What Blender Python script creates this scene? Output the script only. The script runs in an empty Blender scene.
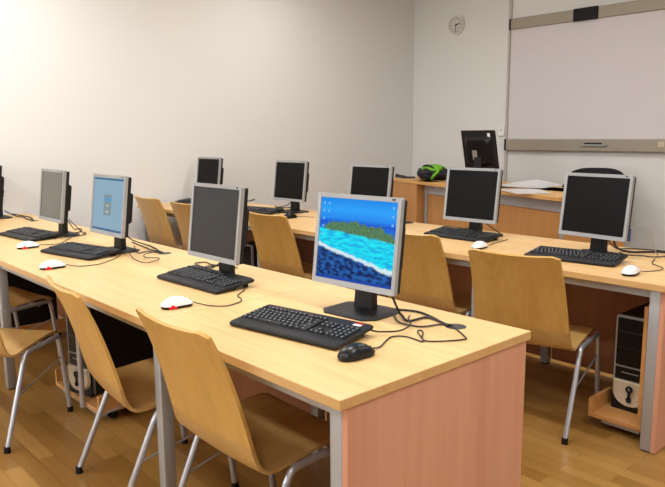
import bpy, bmesh, math, random
from mathutils import Vector, Matrix
random.seed(7)
C = bpy.context.scene.collection
PI = math.pi

# ------------------------------------------------------------------ materials
def lin(c):
    out = []
    for v in c:
        v /= 255.0
        out.append(v / 12.92 if v <= 0.04045 else ((v + 0.055) / 1.055) ** 2.4)
    return (out[0], out[1], out[2], 1.0)

class NT:
    """small node-tree helper"""
    def __init__(self, name):
        self.m = bpy.data.materials.new(name); self.m.use_nodes = True
        self.t = self.m.node_tree; self.b = self.t.nodes['Principled BSDF']
    def n(self, kind, **kw):
        x = self.t.nodes.new(kind)
        for k, v in kw.items():
            if k.startswith('i_'): x.inputs[k[2:].replace('_', ' ')].default_value = v
            else: setattr(x, k, v)
        return x
    def l(self, a, b): self.t.links.new(a, b)
    def math(self, op, a, b=None, clamp=False):
        x = self.n('ShaderNodeMath', operation=op, use_clamp=clamp)
        for i, v in enumerate((a, b)):
            if v is None: continue
            if isinstance(v, (int, float)): x.inputs[i].default_value = v
            else: self.l(v, x.inputs[i])
        return x.outputs[0]
    def mix(self, f, a, b):
        x = self.n('ShaderNodeMix', data_type='RGBA')
        for s, v in ((x.inputs[0], f), (x.inputs[6], a), (x.inputs[7], b)):
            if isinstance(v, (int, float, tuple)): s.default_value = v
            else: self.l(v, s)
        return x.outputs[2]

def plain(name, col, rough=0.5, metal=0.0, spec=0.5, noise=0.0, nscale=60, bump=0.0, emit=None, estr=0):
    k = NT(name); b = k.b
    b.inputs['Base Color'].default_value = lin(col)
    b.inputs['Roughness'].default_value = rough
    b.inputs['Metallic'].default_value = metal
    b.inputs['Specular IOR Level'].default_value = spec
    if noise or bump:
        tc = k.n('ShaderNodeTexCoord'); nz = k.n('ShaderNodeTexNoise'); nz.inputs['Scale'].default_value = nscale
        nz.inputs['Detail'].default_value = 4
        k.l(tc.outputs['Object'], nz.inputs['Vector'])
        if noise:
            d = tuple(max(0, c * (1 - noise)) for c in col)
            k.l(k.mix(nz.outputs['Fac'], lin(col), lin(d)), b.inputs['Base Color'])
        if bump:
            bp = k.n('ShaderNodeBump'); bp.inputs['Strength'].default_value = bump; bp.inputs['Distance'].default_value = 0.002
            k.l(nz.outputs['Fac'], bp.inputs['Height']); k.l(bp.outputs[0], b.inputs['Normal'])
    if emit:
        b.inputs['Emission Color'].default_value = lin(emit); b.inputs['Emission Strength'].default_value = estr
    return k.m

def wood(name, light, dark, scale, rough=0.4, seed=0.0):
    """fine flecked wood; scale = noise frequency on x, y, z (low along the grain)"""
    k = NT(name); b = k.b
    tc = k.n('ShaderNodeTexCoord')
    def nz(mult, detail):
        mp = k.n('ShaderNodeMapping'); mp.inputs['Scale'].default_value = tuple(s * mult for s in scale)
        mp.inputs['Location'].default_value = (seed, seed * 1.7, seed * 0.3)
        n = k.n('ShaderNodeTexNoise'); n.inputs['Scale'].default_value = 1; n.inputs['Detail'].default_value = detail
        n.inputs['Distortion'].default_value = 0.4
        k.l(tc.outputs['Object'], mp.inputs['Vector']); k.l(mp.outputs[0], n.inputs['Vector'])
        return n.outputs['Fac']
    a = nz(1, 5); c = nz(0.22, 2)
    s = k.math('ADD', k.math('MULTIPLY', a, 0.55), k.math('MULTIPLY', c, 0.45))
    r = k.n('ShaderNodeValToRGB'); r.color_ramp.elements[0].position = 0.36; r.color_ramp.elements[1].position = 0.62
    r.color_ramp.elements[0].color = lin(dark); r.color_ramp.elements[1].color = lin(light)
    k.l(s, r.inputs[0]); k.l(r.outputs[0], b.inputs['Base Color'])
    b.inputs['Roughness'].default_value = rough
    return k.m

M = {}
M['wall'] = plain('wall_paint', (229, 228, 225), 0.9, spec=0.2, bump=0.08, nscale=120)
M['ceil'] = plain('ceiling_paint', (240, 238, 232), 0.9, spec=0.2)
M['top'] = wood('beech_laminate', (228, 190, 132), (216, 173, 114), (3, 60, 60), 0.38, 1)
M['edge'] = wood('beech_edge_band', (214, 172, 116), (204, 160, 102), (4, 60, 60), 0.4, 2)
M['panel'] = wood('beech_panel_shade_tint', (214, 158, 128), (202, 144, 114), (26, 26, 1.2), 0.42, 3)  # same laminate as the tops; its pinkish shade tone is put into the colour
M['modesty'] = wood('beech_modesty_shaded', (170, 112, 74), (154, 98, 60), (30, 30, 2), 0.45, 4)  # beech browned, with the shade under the desk put into the colour
M['tray'] = wood('beech_stand', (212, 156, 94), (198, 141, 80), (4, 40, 40), 0.4, 5)
M['ply'] = wood('beech_plywood', (205, 162, 90), (194, 149, 76), (45, 45, 3), 0.33, 6)
M['plyseat'] = wood('beech_plywood_seat_shaded', (192, 152, 92), (180, 138, 78), (45, 3, 45), 0.33, 7)  # chair plywood again, painted darker for the shade under the desks
M['tdesk'] = wood('beech_dark', (198, 144, 84), (186, 130, 70), (24, 24, 2), 0.42, 8)
M['ttop'] = wood('beech_dark_top', (214, 164, 98), (202, 150, 84), (3, 40, 40), 0.4, 9)
M['steel'] = plain('grey_painted_steel', (172, 172, 172), 0.38, 0.35)
M['tube'] = plain('silver_tube', (186, 188, 194), 0.3, 0.6)
M['rubber'] = plain('black_rubber', (18, 18, 18), 0.6, spec=0.3)
M['silver'] = plain('silver_plastic', (158, 159, 160), 0.4, 0.15)
M['black'] = plain('black_plastic', (21, 21, 23), 0.5, spec=0.35)
M['legend'] = plain('key_legend', (150, 156, 162), 0.5)
M['key'] = plain('black_keys', (28, 30, 33), 0.5, spec=0.35)
M['gloss'] = plain('black_gloss', (14, 14, 16), 0.3, spec=0.35)
M['screen_off'] = plain('dark_screen', (10, 10, 11), 0.4, spec=0.14)
M['screen_dim'] = plain('dim_screen', (44, 44, 45), 0.35, spec=0.25)
M['screen_grey'] = plain('grey_reflection_screen', (84, 80, 74), 0.2, spec=0.7)  # warm grey reflection of the room painted as the screen's base colour
M['white'] = plain('white_plastic', (240, 240, 240), 0.35)
M['red'] = plain('red_led', (200, 20, 30), 0.4, emit=(255, 20, 40), estr=1.0)
M['sticker_red'] = plain('red_sticker', (190, 30, 30), 0.5)
M['paper'] = plain('paper', (246, 246, 248), 0.8, spec=0.2)
M['beige'] = plain('beige_silver', (202, 186, 158), 0.4, 0.1)
M['cable'] = plain('cable_rubber', (24, 24, 26), 0.5)
M['cablegrey'] = plain('cable_grey', (150, 160, 150), 0.5)
M['blueplug'] = plain('blue_plug', (40, 70, 160), 0.45)
M['taupe'] = plain('taupe_metal', (160, 150, 134), 0.45, 0.1)
M['board'] = plain('white_board', (216, 211, 213), 0.45, spec=0.4)
M['trunk'] = plain('grey_trunking', (196, 190, 186), 0.6)
M['clockface'] = plain('clock_face', (206, 204, 198), 0.6)
M['clockrim'] = plain('clock_rim', (226, 222, 214), 0.5)
M['mark'] = plain('clock_mark', (110, 104, 98), 0.6)
M['plate'] = plain('grey_plate', (140, 136, 126), 0.5)
M['fabric'] = plain('black_fabric', (26, 27, 32), 0.85, noise=0.4, nscale=90, bump=0.4)
M['green'] = plain('green_fabric', (116, 190, 28), 0.7, noise=0.25, nscale=60)
M['grommet'] = plain('dark_grommet', (52, 54, 54), 0.5)

def floor_mat():
    k = NT('oak_parquet'); b = k.b
    tc = k.n('ShaderNodeTexCoord')
    br = k.n('ShaderNodeTexBrick'); br.offset = 0.37; br.squash = 1
    br.inputs['Color1'].default_value = lin((182, 138, 74)); br.inputs['Color2'].default_value = lin((146, 104, 48))
    br.inputs['Mortar'].default_value = lin((120, 78, 34)); br.inputs['Scale'].default_value = 1
    br.inputs['Mortar Size'].default_value = 0.0012; br.inputs['Mortar Smooth'].default_value = 0.2
    br.inputs['Brick Width'].default_value = 0.52; br.inputs['Row Height'].default_value = 0.07
    k.l(tc.outputs['Object'], br.inputs['Vector'])
    mp = k.n('ShaderNodeMapping'); mp.inputs['Scale'].default_value = (3, 60, 1)
    nz = k.n('ShaderNodeTexNoise'); nz.inputs['Scale'].default_value = 1; nz.inputs['Detail'].default_value = 6
    k.l(tc.outputs['Object'], mp.inputs['Vector']); k.l(mp.outputs[0], nz.inputs['Vector'])
    f = k.math('MULTIPLY', nz.outputs['Fac'], 0.4)
    k.l(k.mix(f, br.outputs['Color'], lin((118, 78, 32))), b.inputs['Base Color'])
    b.inputs['Roughness'].default_value = 0.3
    bp = k.n('ShaderNodeBump'); bp.inputs['Strength'].default_value = 0.15; bp.inputs['Distance'].default_value = 0.001
    k.l(br.outputs['Fac'], bp.inputs['Height']); bp.invert = True
    k.l(bp.outputs[0], b.inputs['Normal'])
    return k.m
M['floor'] = floor_mat()

SW, SH = 0.346, 0.289      # screen size inside the bezel
def beach_screen():
    """lit desktop picture: sky, sea horizon, a green headland, turquoise water, surf, dark near water"""
    k = NT('lit_beach_screen'); b = k.b
    uv = k.n('ShaderNodeUVMap'); uv.uv_map = 'UVMap'
    sp = k.n('ShaderNodeSeparateXYZ'); k.l(uv.outputs[0], sp.inputs[0]); u, v = sp.outputs[0], sp.outputs[1]
    def noise(sx, sy, det=4):
        mp = k.n('ShaderNodeMapping'); mp.inputs['Scale'].default_value = (sx, sy, 1)
        n = k.n('ShaderNodeTexNoise'); n.inputs['Scale'].default_value = 1; n.inputs['Detail'].default_value = det
        k.l(uv.outputs[0], mp.inputs[0]); k.l(mp.outputs[0], n.inputs['Vector'])
        return k.math('SUBTRACT', n.outputs['Fac'], 0.5)
    def step(x, w=0.01):      # x>0 -> 1
        return k.math('DIVIDE', k.math('ADD', x, w / 2), w, clamp=True)
    # sky -> deep sea at the horizon (v .66)
    r = k.n('ShaderNodeValToRGB'); e = r.color_ramp.elements
    e[0].position = 0.64; e[0].color = lin((16, 110, 225)); e[1].position = 1.0; e[1].color = lin((6, 136, 240))
    for p, c in ((0.70, (6, 84, 214)), (0.755, (24, 140, 245)), (0.86, (34, 165, 255))):
        q = e.new(p); q.color = lin(c)
    k.l(v, r.inputs[0]); col = r.outputs[0]
    # headland
    n1 = noise(7, 3); n2 = noise(34, 40)
    hump = k.math('MULTIPLY', k.math('SUBTRACT', 1.0, k.math('POWER', k.math('MULTIPLY', k.math('ABSOLUTE', k.math('SUBTRACT', u, 0.44)), 2.2), 2)), 0.075)
    topl = k.math('ADD', k.math('ADD', hump, 0.645), k.math('ADD', k.math('MULTIPLY', n1, 0.26), k.math('MULTIPLY', n2, 0.05)))
    land = k.math('MULTIPLY', step(k.math('SUBTRACT', topl, v), 0.02), step(k.math('SUBTRACT', u, 0.07), 0.05))
    lc = k.mix(k.math('ADD', k.math('MULTIPLY', n2, 1.6), 0.5, clamp=True), lin((30, 92, 70)), lin((110, 150, 100)))
    col = k.mix(land, col, lc)
    # turquoise lagoon
    shore = k.math('ADD', k.math('SUBTRACT', 0.62, k.math('MULTIPLY', u, 0.10)), k.math('MULTIPLY', n1, 0.07))
    w = step(k.math('SUBTRACT', shore, v), 0.03)
    n3 = noise(9, 26)
    rw = k.n('ShaderNodeValToRGB'); e = rw.color_ramp.elements
    e[0].position = 0.30; e[0].color = lin((0, 160, 235)); e[1].position = 0.60; e[1].color = lin((20, 235, 250))
    k.l(k.math('ADD', k.math('MULTIPLY', n3, 1.1), 0.5), rw.inputs[0])
    col = k.mix(w, col, rw.outputs[0])
    # surf line and near water
    surf = k.math('ADD', k.math('SUBTRACT', 0.415, k.math('MULTIPLY', u, 0.25)), k.math('MULTIPLY', n1, 0.10))
    n4 = noise(16, 22, 6)
    near = k.mix(step(k.math('ADD', n4, -0.02), 0.16), lin((8, 38, 96)), lin((30, 100, 180)))
    col = k.mix(step(k.math('SUBTRACT', surf, v), 0.03), col, near)
    d = k.math('ABSOLUTE', k.math('SUBTRACT', k.math('ADD', surf, k.math('MULTIPLY', n4, 0.05)), v))
    col = k.mix(k.math('MULTIPLY', step(k.math('SUBTRACT', 0.024, d), 0.02), 0.9), col, lin((225, 245, 250)))
    # task bar
    col = k.mix(step(k.math('SUBTRACT', 0.035, v), 0.004), col, lin((24, 70, 170)))
    b.inputs['Base Color'].default_value = lin((4, 4, 5)); b.inputs['Roughness'].default_value = 0.3; b.inputs['Specular IOR Level'].default_value = 0.06
    k.l(col, b.inputs['Emission Color']); b.inputs['Emission Strength'].default_value = 0.92
    return k.m
M['beach'] = beach_screen()
def lit(name, c, s=0.9):
    return plain(name, (8, 8, 10), 0.3, spec=0.06, emit=c, estr=s)
M['lit_pale'] = lit('lit_pale_blue', (150, 184, 206), 0.80)
M['lit_dark'] = lit('lit_steel_blue', (70, 112, 150), 0.8)
M['lit_grey'] = lit('lit_window_grey', (138, 156, 160), 0.8)
M['lit_head'] = lit('lit_window_header', (98, 160, 196), 0.85)
M['lit_light'] = lit('lit_field', (186, 196, 190), 0.85)
M['lit_icon'] = lit('lit_icon', (120, 190, 250), 0.9)

# ------------------------------------------------------------------ mesh helpers
def obj(name, bm, mat, parent=None, smooth=False, angle=0.6):
    me = bpy.data.meshes.new(name)
    bmesh.ops.recalc_face_normals(bm, faces=bm.faces)
    bm.to_mesh(me); bm.free()
    for m_ in (mat if isinstance(mat, (list, tuple)) else [mat]): me.materials.append(m_)
    if smooth:
        me.polygons.foreach_set('use_smooth', [True] * len(me.polygons))
        me.set_sharp_from_angle(angle=angle)
    o = bpy.data.objects.new(name, me); C.objects.link(o)
    if parent: o.parent = parent
    return o

def thing(name, label, cat, loc=(0, 0, 0), rz=0.0, group=None):
    o = bpy.data.objects.new(name, None); C.objects.link(o)
    o.empty_display_size = 0.05
    o.location = loc; o.rotation_euler = (0, 0, rz)
    o['label'] = label; o['category'] = cat
    if group: o['group'] = group
    return o

def tag(o, label, cat, group=None):
    o['label'] = label; o['category'] = cat
    if group: o['group'] = group
    return o

def struct(name, bm, mat):
    o = obj(name, bm, mat); o['kind'] = 'structure'; return o

def copy_tree(o, parent=None):
    c = o.copy(); C.objects.link(c)
    if parent: c.parent = parent
    for ch in list(o.children): copy_tree(ch, c)
    return c

def dup(root, loc, rz, label, group=None):
    r = copy_tree(root)
    r.location = loc; r.rotation_euler = (0, 0, rz); r['label'] = label
    if group: r['group'] = group
    return r

def B(): return bmesh.new()

def box(bm, x0, x1, y0, y1, z0, z1, bev=0.0, seg=2, mat=None):
    r = bmesh.ops.create_cube(bm, size=1.0)
    vs = r['verts']
    for v in vs:
        v.co = Vector((x0 + (v.co.x + .5) * (x1 - x0), y0 + (v.co.y + .5) * (y1 - y0), z0 + (v.co.z + .5) * (z1 - z0)))
    if bev > 0:
        es = list({e for v in vs for e in v.link_edges})
        r = bmesh.ops.bevel(bm, geom=es, offset=bev, segments=seg, profile=0.5, affect='EDGES')
        vs = r['verts']
    return vs

def prism(bm, poly, fn, d0, d1):
    """extrude a 2D polygon; fn(a, b, d) -> xyz"""
    lo = [bm.verts.new(fn(a, b, d0)) for a, b in poly]
    hi = [bm.verts.new(fn(a, b, d1)) for a, b in poly]
    n = len(poly)
    bm.faces.new(lo[::-1]); bm.faces.new(hi)
    for i in range(n):
        j = (i + 1) % n
        bm.faces.new((lo[i], lo[j], hi[j], hi[i]))
    return lo + hi

def rrect(x0, x1, y0, y1, r, n=4):
    pts = []
    for cx, cy, a0 in ((x1 - r, y1 - r, 0), (x0 + r, y1 - r, PI / 2), (x0 + r, y0 + r, PI), (x1 - r, y0 + r, 1.5 * PI)):
        for i in range(n + 1):
            a = a0 + PI / 2 * i / n
            pts.append((cx + r * math.cos(a), cy + r * math.sin(a)))
    return pts

def spline(pts, sub=6):
    P = [Vector(p) for p in pts]
    if len(P) < 3: return P
    out = []
    for i in range(len(P) - 1):
        p0 = P[max(i - 1, 0)]; p1 = P[i]; p2 = P[i + 1]; p3 = P[min(i + 2, len(P) - 1)]
        for s in range(sub):
            t = s / sub
            out.append(0.5 * ((2 * p1) + (p2 - p0) * t + (2 * p0 - 5 * p1 + 4 * p2 - p3) * t * t + (3 * p1 - p0 - 3 * p2 + p3) * t ** 3))
    out.append(P[-1]); return out

def rounded(pts, r, n=5):
    """polyline with rounded corners"""
    P = [Vector(p) for p in pts]; out = [P[0]]
    for i in range(1, len(P) - 1):
        a = (P[i - 1] - P[i]); c = (P[i + 1] - P[i])
        d = min(r, a.length * .45, c.length * .45)
        s = P[i] + a.normalized() * d; e = P[i] + c.normalized() * d
        for k in range(n + 1):
            t = k / n
            out.append((1 - t) ** 2 * s + 2 * t * (1 - t) * P[i] + t * t * e)
    out.append(P[-1]); return out

def tube(bm, pts, r, n=8):
    P = [Vector(p) for p in pts]
    rings = []; up = Vector((0, 0, 1)); prev = None
    for i, p in enumerate(P):
        t = (P[min(i + 1, len(P) - 1)] - P[max(i - 1, 0)])
        if t.length < 1e-9: t = Vector((0, 1, 0))
        t.normalize()
        if prev is None:
            a = t.cross(up)
            if a.length < .05: a = t.cross(Vector((1, 0, 0)))
        else:
            a = prev - t * prev.dot(t)
            if a.length < 1e-6: a = t.cross(up)
        a.normalize(); prev = a; b = t.cross(a)
        rings.append([bm.verts.new(p + (a * math.cos(2 * PI * k / n) + b * math.sin(2 * PI * k / n)) * r) for k in range(n)])
    for i in range(len(rings) - 1):
        for k in range(n):
            bm.faces.new((rings[i][k], rings[i][(k + 1) % n], rings[i + 1][(k + 1) % n], rings[i + 1][k]))
    bm.faces.new(rings[0][::-1]); bm.faces.new(rings[-1])

def cyl(bm, c, axis, r, h, n=20, r2=None):
    """cylinder from point c along axis ('x','y','z') for length h"""
    r2 = r if r2 is None else r2
    ax = {'x': (Vector((0, 1, 0)), Vector((0, 0, 1)), Vector((1, 0, 0))), 'y': (Vector((1, 0, 0)), Vector((0, 0, 1)), Vector((0, 1, 0))),
          'z': (Vector((1, 0, 0)), Vector((0, 1, 0)), Vector((0, 0, 1)))}[axis]
    c = Vector(c)
    A = [bm.verts.new(c + (ax[0] * math.cos(2 * PI * k / n) + ax[1] * math.sin(2 * PI * k / n)) * r) for k in range(n)]
    D = [bm.verts.new(c + ax[2] * h + (ax[0] * math.cos(2 * PI * k / n) + ax[1] * math.sin(2 * PI * k / n)) * r2) for k in range(n)]
    bm.faces.new(A[::-1]); bm.faces.new(D)
    for k in range(n): bm.faces.new((A[k], A[(k + 1) % n], D[(k + 1) % n], D[k]))

def ring(bm, c, axis, r0, r1, h, n=28):
    ax = {'y': (Vector((1, 0, 0)), Vector((0, 0, 1)), Vector((0, 1, 0))), 'z': (Vector((1, 0, 0)), Vector((0, 1, 0)), Vector((0, 0, 1)))}[axis]
    c = Vector(c); R = []
    for (rr, d) in ((r0, 0), (r1, 0), (r1, h), (r0, h)):
        R.append([bm.verts.new(c + ax[2] * d + (ax[0] * math.cos(2 * PI * k / n) + ax[1] * math.sin(2 * PI * k / n)) * rr) for k in range(n)])
    for i in range(4):
        a, b = R[i], R[(i + 1) % 4]
        for k in range(n): bm.faces.new((a[k], a[(k + 1) % n], b[(k + 1) % n], b[k]))

def to_local(t, pts):
    c, s = math.cos(-t.rotation_euler.z), math.sin(-t.rotation_euler.z)
    out = []
    for p in pts:
        x, y, z = p[0] - t.location.x, p[1] - t.location.y, p[2] - t.location.z
        out.append((x * c - y * s, x * s + y * c, z))
    return out

TOP = 0.75
ON = TOP + .0005        # things resting on a desk
def lead(t, pts, r=0.0028, name='cable', mat='cable', z=None):
    """a cable given by points in the room, made a part of thing t"""
    zz = TOP + r * 1.15 + 0.0014 if z is None else z
    P = [(p[0], p[1], p[2] if len(p) > 2 else zz) for p in pts]
    path = [Vector((q.x, q.y, max(q.z, zz))) for q in spline(P, 6)]
    bm = B(); tube(bm, to_local(t, path), r * 1.15, 6)
    return obj(name, bm, M[mat], t, smooth=True)

# ------------------------------------------------------------------ the room
XL, XR, YF, YB, ZC = -4.72, 3.3, -3.6, 5.70, 3.15
bm = B(); box(bm, XL - .1, XR + .1, YF - .1, YB + .1, -.1, 0); struct('floor', bm, M['floor'])
bm = B(); box(bm, XL - .1, XR + .1, YF - .1, YB + .1, ZC, ZC + .1); struct('ceiling', bm, M['ceil'])
bm = B(); box(bm, XL - .1, XL, YF - .1, YB + .1, 0, ZC); struct('wall_left', bm, M['wall'])
bm = B(); box(bm, XR, XR + .1, YF - .1, YB + .1, 0, ZC); struct('wall_right', bm, M['wall'])
bm = B(); box(bm, XL, XR, YB, YB + .1, 0, ZC); struct('wall_back', bm, M['wall'])
bm = B(); box(bm, XL, XR, YF - .1, YF, 0, ZC); struct('wall_front', bm, M['wall'])
bm = B(); box(bm, -3.328, -3.293, YB - .022, YB, 0, ZC, .004); struct('trim_1', bm, M['trunk'])

# ------------------------------------------------------------------ desks
def desk(name, label, x0, x1, y0, depth, legs, panel=False, grommets=()):
    t = thing(name, label, 'desk', ((x0 + x1) / 2, y0, 0), 0, 'computer desks standing in two rows')
    cx = (x0 + x1) / 2; a, b = x0 - cx, x1 - cx
    bm = B(); box(bm, a + .0004, b - .0004, 0, depth, .722, TOP, .0015, 1)
    bm.faces.ensure_lookup_table()
    for f in bm.faces:
        if abs(f.normal.z) < .9: f.material_index = 1
    obj('tabletop', bm, [M['top'], M['edge']], t)
    for (lx, front) in legs:
        y = (.03, .075) if front else (depth - .085, depth - .04)
        bm = B(); box(bm, lx - cx, lx - cx + .045, y[0], y[1], 0.006, .7214, .003, 2)
        l = obj('leg', bm, M['steel'], t, smooth=True)
        bm = B(); box(bm, lx - cx + .004, lx - cx + .041, y[0] + .004, y[1] - .004, 0, .008)
        obj('foot_cap', bm, M['rubber'], l)
    bm = B(); box(bm, a + .02, b - .035, .04, .07, .682, .7219, .002, 1); obj('front_rail', bm, M['steel'], t)
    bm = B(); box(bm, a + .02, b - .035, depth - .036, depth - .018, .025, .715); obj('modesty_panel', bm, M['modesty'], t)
    if panel:
        bm = B(); box(bm, b - .026, b - .006, .03, depth - .016, .004, .7219, .001, 1); obj('end_panel', bm, M['panel'], t)
    for (gx, gy) in grommets:
        bm = B(); cyl(bm, (gx - cx, gy - y0, TOP - .002), 'z', .036, .0026, 28, .034); obj('cable_grommet', bm, M['grommet'], t, smooth=True)
    return t

D1, D2, Y2 = .832, .827, 1.79
desk('computer_desk', 'single beech desk at the near end of the front row, showing its wide end panel', -.963, 0, 0, D1,
     [(-.988, 1), (-.988, 0), (-.071, 1), (-.071, 0)], True, [(-.196, .70)])
desk('computer_desk', 'long beech desk in the middle of the front row, carrying the pale blue login screen', -2.713, -.963, 0, D1,
     [(-2.738, 1), (-2.738, 0)], False, [(-2.125, .705)])
desk('computer_desk', 'beech desk at the far left of the front row, by the wall', -4.69, -2.713, 0, D1,
     [(-4.67, 1), (-4.67, 0)], False, [(-4.09, .70)])
desk('computer_desk', 'beech desk at the near right end of the second row, above a computer tower', -.92, .031, Y2, D2,
     [(-.945, 1), (-.945, 0), (-.040, 1), (-.040, 0)], True)
desk('computer_desk', 'beech desk in the middle of the second row, behind the beach picture screen', -2.805, -.92, Y2, D2,
     [(-2.832, 1), (-2.832, 0)])
desk('computer_desk', 'beech desk at the far left of the second row, ending at the left wall', -4.62, -2.805, Y2, D2,
     [(-4.60, 1), (-4.60, 0)])

# ------------------------------------------------------------------ chairs
def chair_proto(label, loc, rz):
    t = thing('classroom_chair', label, 'chair', loc, rz, 'beech plywood chairs at the computer desks')
    W, th = .415, .011
    prof = [(.215, .402), (.208, .415), (.19, .424), (.15, .427), (.05, .420), (-.05, .409), (-.098, .404), (-.132, .405), (-.158, .417), (-.176, .447),
            (-.191, .495), (-.212, .572), (-.241, .665), (-.275, .755), (-.319, .848)]
    path = spline([(0, a, b) for a, b in prof], 3)
    n = 14
    tot = len(path)
    rows_t, rows_b = [], []
    for i, p in enumerate(path):
        tn = (path[min(i + 1, tot - 1)] - path[max(i - 1, 0)]).normalized()
        nrm = Vector((0, tn.z, -tn.y))
        if nrm.z < 0 and i < tot / 2: nrm = -nrm
        if i >= tot / 2 and nrm.y < 0: nrm = -nrm
        f = i / (tot - 1)
        bow = .006 + .016 * max(0, (f - .5) * 2) if f > .45 else .005
        WW = .44 + .036 * min(1, f / .5) if f < .5 else .476 - .051 * (f - .5) * 2
        rt, rb = [], []
        for k in range(n + 1):
            s = -1 + 2 * k / n
            x = s * WW / 2
            q = p.copy(); q.x = x
            q += nrm * bow * (s * s - .3)
            rt.append(q + nrm * th / 2); rb.append(q - nrm * th / 2)
        rows_t.append(rt); rows_b.append(rb)
    # round the four outer corners by pulling the end rows in
    def corner(rows, idx, direction):
        R = .014
        ex = abs(rows[idx][0].x)
        for k in range(n + 1):
            x = abs(rows[idx][k].x); over = x - (ex - R)
            if over > 0:
                d = R - math.sqrt(max(0, R * R - over * over))
                rows[idx][k] += direction * d
    end_d = (path[-2] - path[-1]).normalized(); st_d = (path[1] - path[0]).normalized()
    for rows in (rows_t, rows_b):
        corner(rows, -1, end_d); corner(rows, 0, st_d)
    split = next(i for i, p in enumerate(path) if p.z > .48 and i > tot / 2)
    def shell(i0, i1, cap0, cap1):
        bm = B()
        T = [[bm.verts.new(v) for v in rows_t[i]] for i in range(i0, i1 + 1)]
        U = [[bm.verts.new(v) for v in rows_b[i]] for i in range(i0, i1 + 1)]
        m = i1 - i0
        for i in range(m):
            for k in range(n):
                bm.faces.new((T[i][k], T[i][k + 1], T[i + 1][k + 1], T[i + 1][k]))
                bm.faces.new((U[i][k], U[i + 1][k], U[i + 1][k + 1], U[i][k + 1]))
            bm.faces.new((T[i][0], T[i + 1][0], U[i + 1][0], U[i][0]))
            bm.faces.new((T[i][n], U[i][n], U[i + 1][n], T[i + 1][n]))
        for k in range(n):
            if cap0: bm.faces.new((T[0][k], U[0][k], U[0][k + 1], T[0][k + 1]))
            if cap1: bm.faces.new((T[m][k], T[m][k + 1], U[m][k + 1], U[m][k]))
        return bm
    seat = obj('seat', shell(0, split, True, False), M['plyseat'], t, smooth=True, angle=.9)
    obj('backrest', shell(split, tot - 1, False, True), M['ply'], t, smooth=True, angle=.9)
    for sx in (-1, 1):
        for sy in (-.12, .12):
            bm = B(); cyl(bm, (sx * .165, sy, .406 if sy < 0 else .427), 'z', .006, .004, 10); obj('screw', bm, M['rubber'], seat)
    for s in (-1, 1):
        rear = [(s * .246, -.229, .012), (s * .243, -.078, .358)]
        front = [(s * .243, .195, .365), (s * .246, .235, .012)]
        bm = B(); tube(bm, rear, .0118, 12); l1 = obj('leg', bm, M['tube'], t, smooth=True)
        bm = B(); tube(bm, front, .0118, 12); l2 = obj('leg', bm, M['tube'], t, smooth=True)
        for l, p in ((l1, rear[0]), (l2, front[1])):
            bm = B(); cyl(bm, (p[0], p[1], 0), 'z', .0145, .028, 14, .0135); obj('foot_cap', bm, M['rubber'], l, smooth=True)
        mid = rounded([rear[1], (s * .243, -.056, .398), (s * .243, .188, .410), front[0]], .06, 6)
        bm = B(); tube(bm, mid, .0118, 12); obj('side_rail', bm, M['tube'], t, smooth=True)
        bm = B(); tube(bm, [(s * .244, -.14, .22), (s * .244, .20, .30)], .004, 8); obj('brace', bm, M['tube'], t, smooth=True)
    for y in (-.03, .12):
        bm = B(); tube(bm, [(-.241, y, .396), (.241, y, .396)], .009, 10); obj('crossbar', bm, M['tube'], t, smooth=True)
    return t

ch = chair_proto('plywood chair nearest the camera, tucked under the end desk with the beach picture screen', (-.592, .188, 0), -.01)
for x, y, rz, lab in (
    (-1.252, .143, -.124, 'plywood chair second from the near end of the front row, behind the grey leg'),
    (-2.25, -.165, .605, 'plywood chair pulled out and turned aside, its back cut off by the left edge'),
    (-3.118, .136, .152, 'plywood chair mostly hidden under the far left desk of the front row'),
    (-.574, 1.825, .169, 'plywood chair with visible silver legs at the near right end of the second row'),
    (-1.30, 1.985, .06, 'plywood chair in the second row showing just right of the beach picture screen'),
    (-2.535, 1.974, .033, 'plywood chair in the second row between the dark screen and the beach picture screen'),
    (-3.571, 1.966, .068, 'plywood chair half hidden behind the left side of the front dark screen'),
    (-4.226, 1.985, .009, 'plywood chair nearest the left wall in the second row')):
    dup(ch, (x, y, 0), rz, lab)

# ------------------------------------------------------------------ monitors
MW, MH, TILT = .375, .325, .125
def panel_fn(x, v, w):
    return Vector((x, v * math.sin(TILT) + w * math.cos(TILT), .093 + v * math.cos(TILT) - w * math.sin(TILT)))

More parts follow.
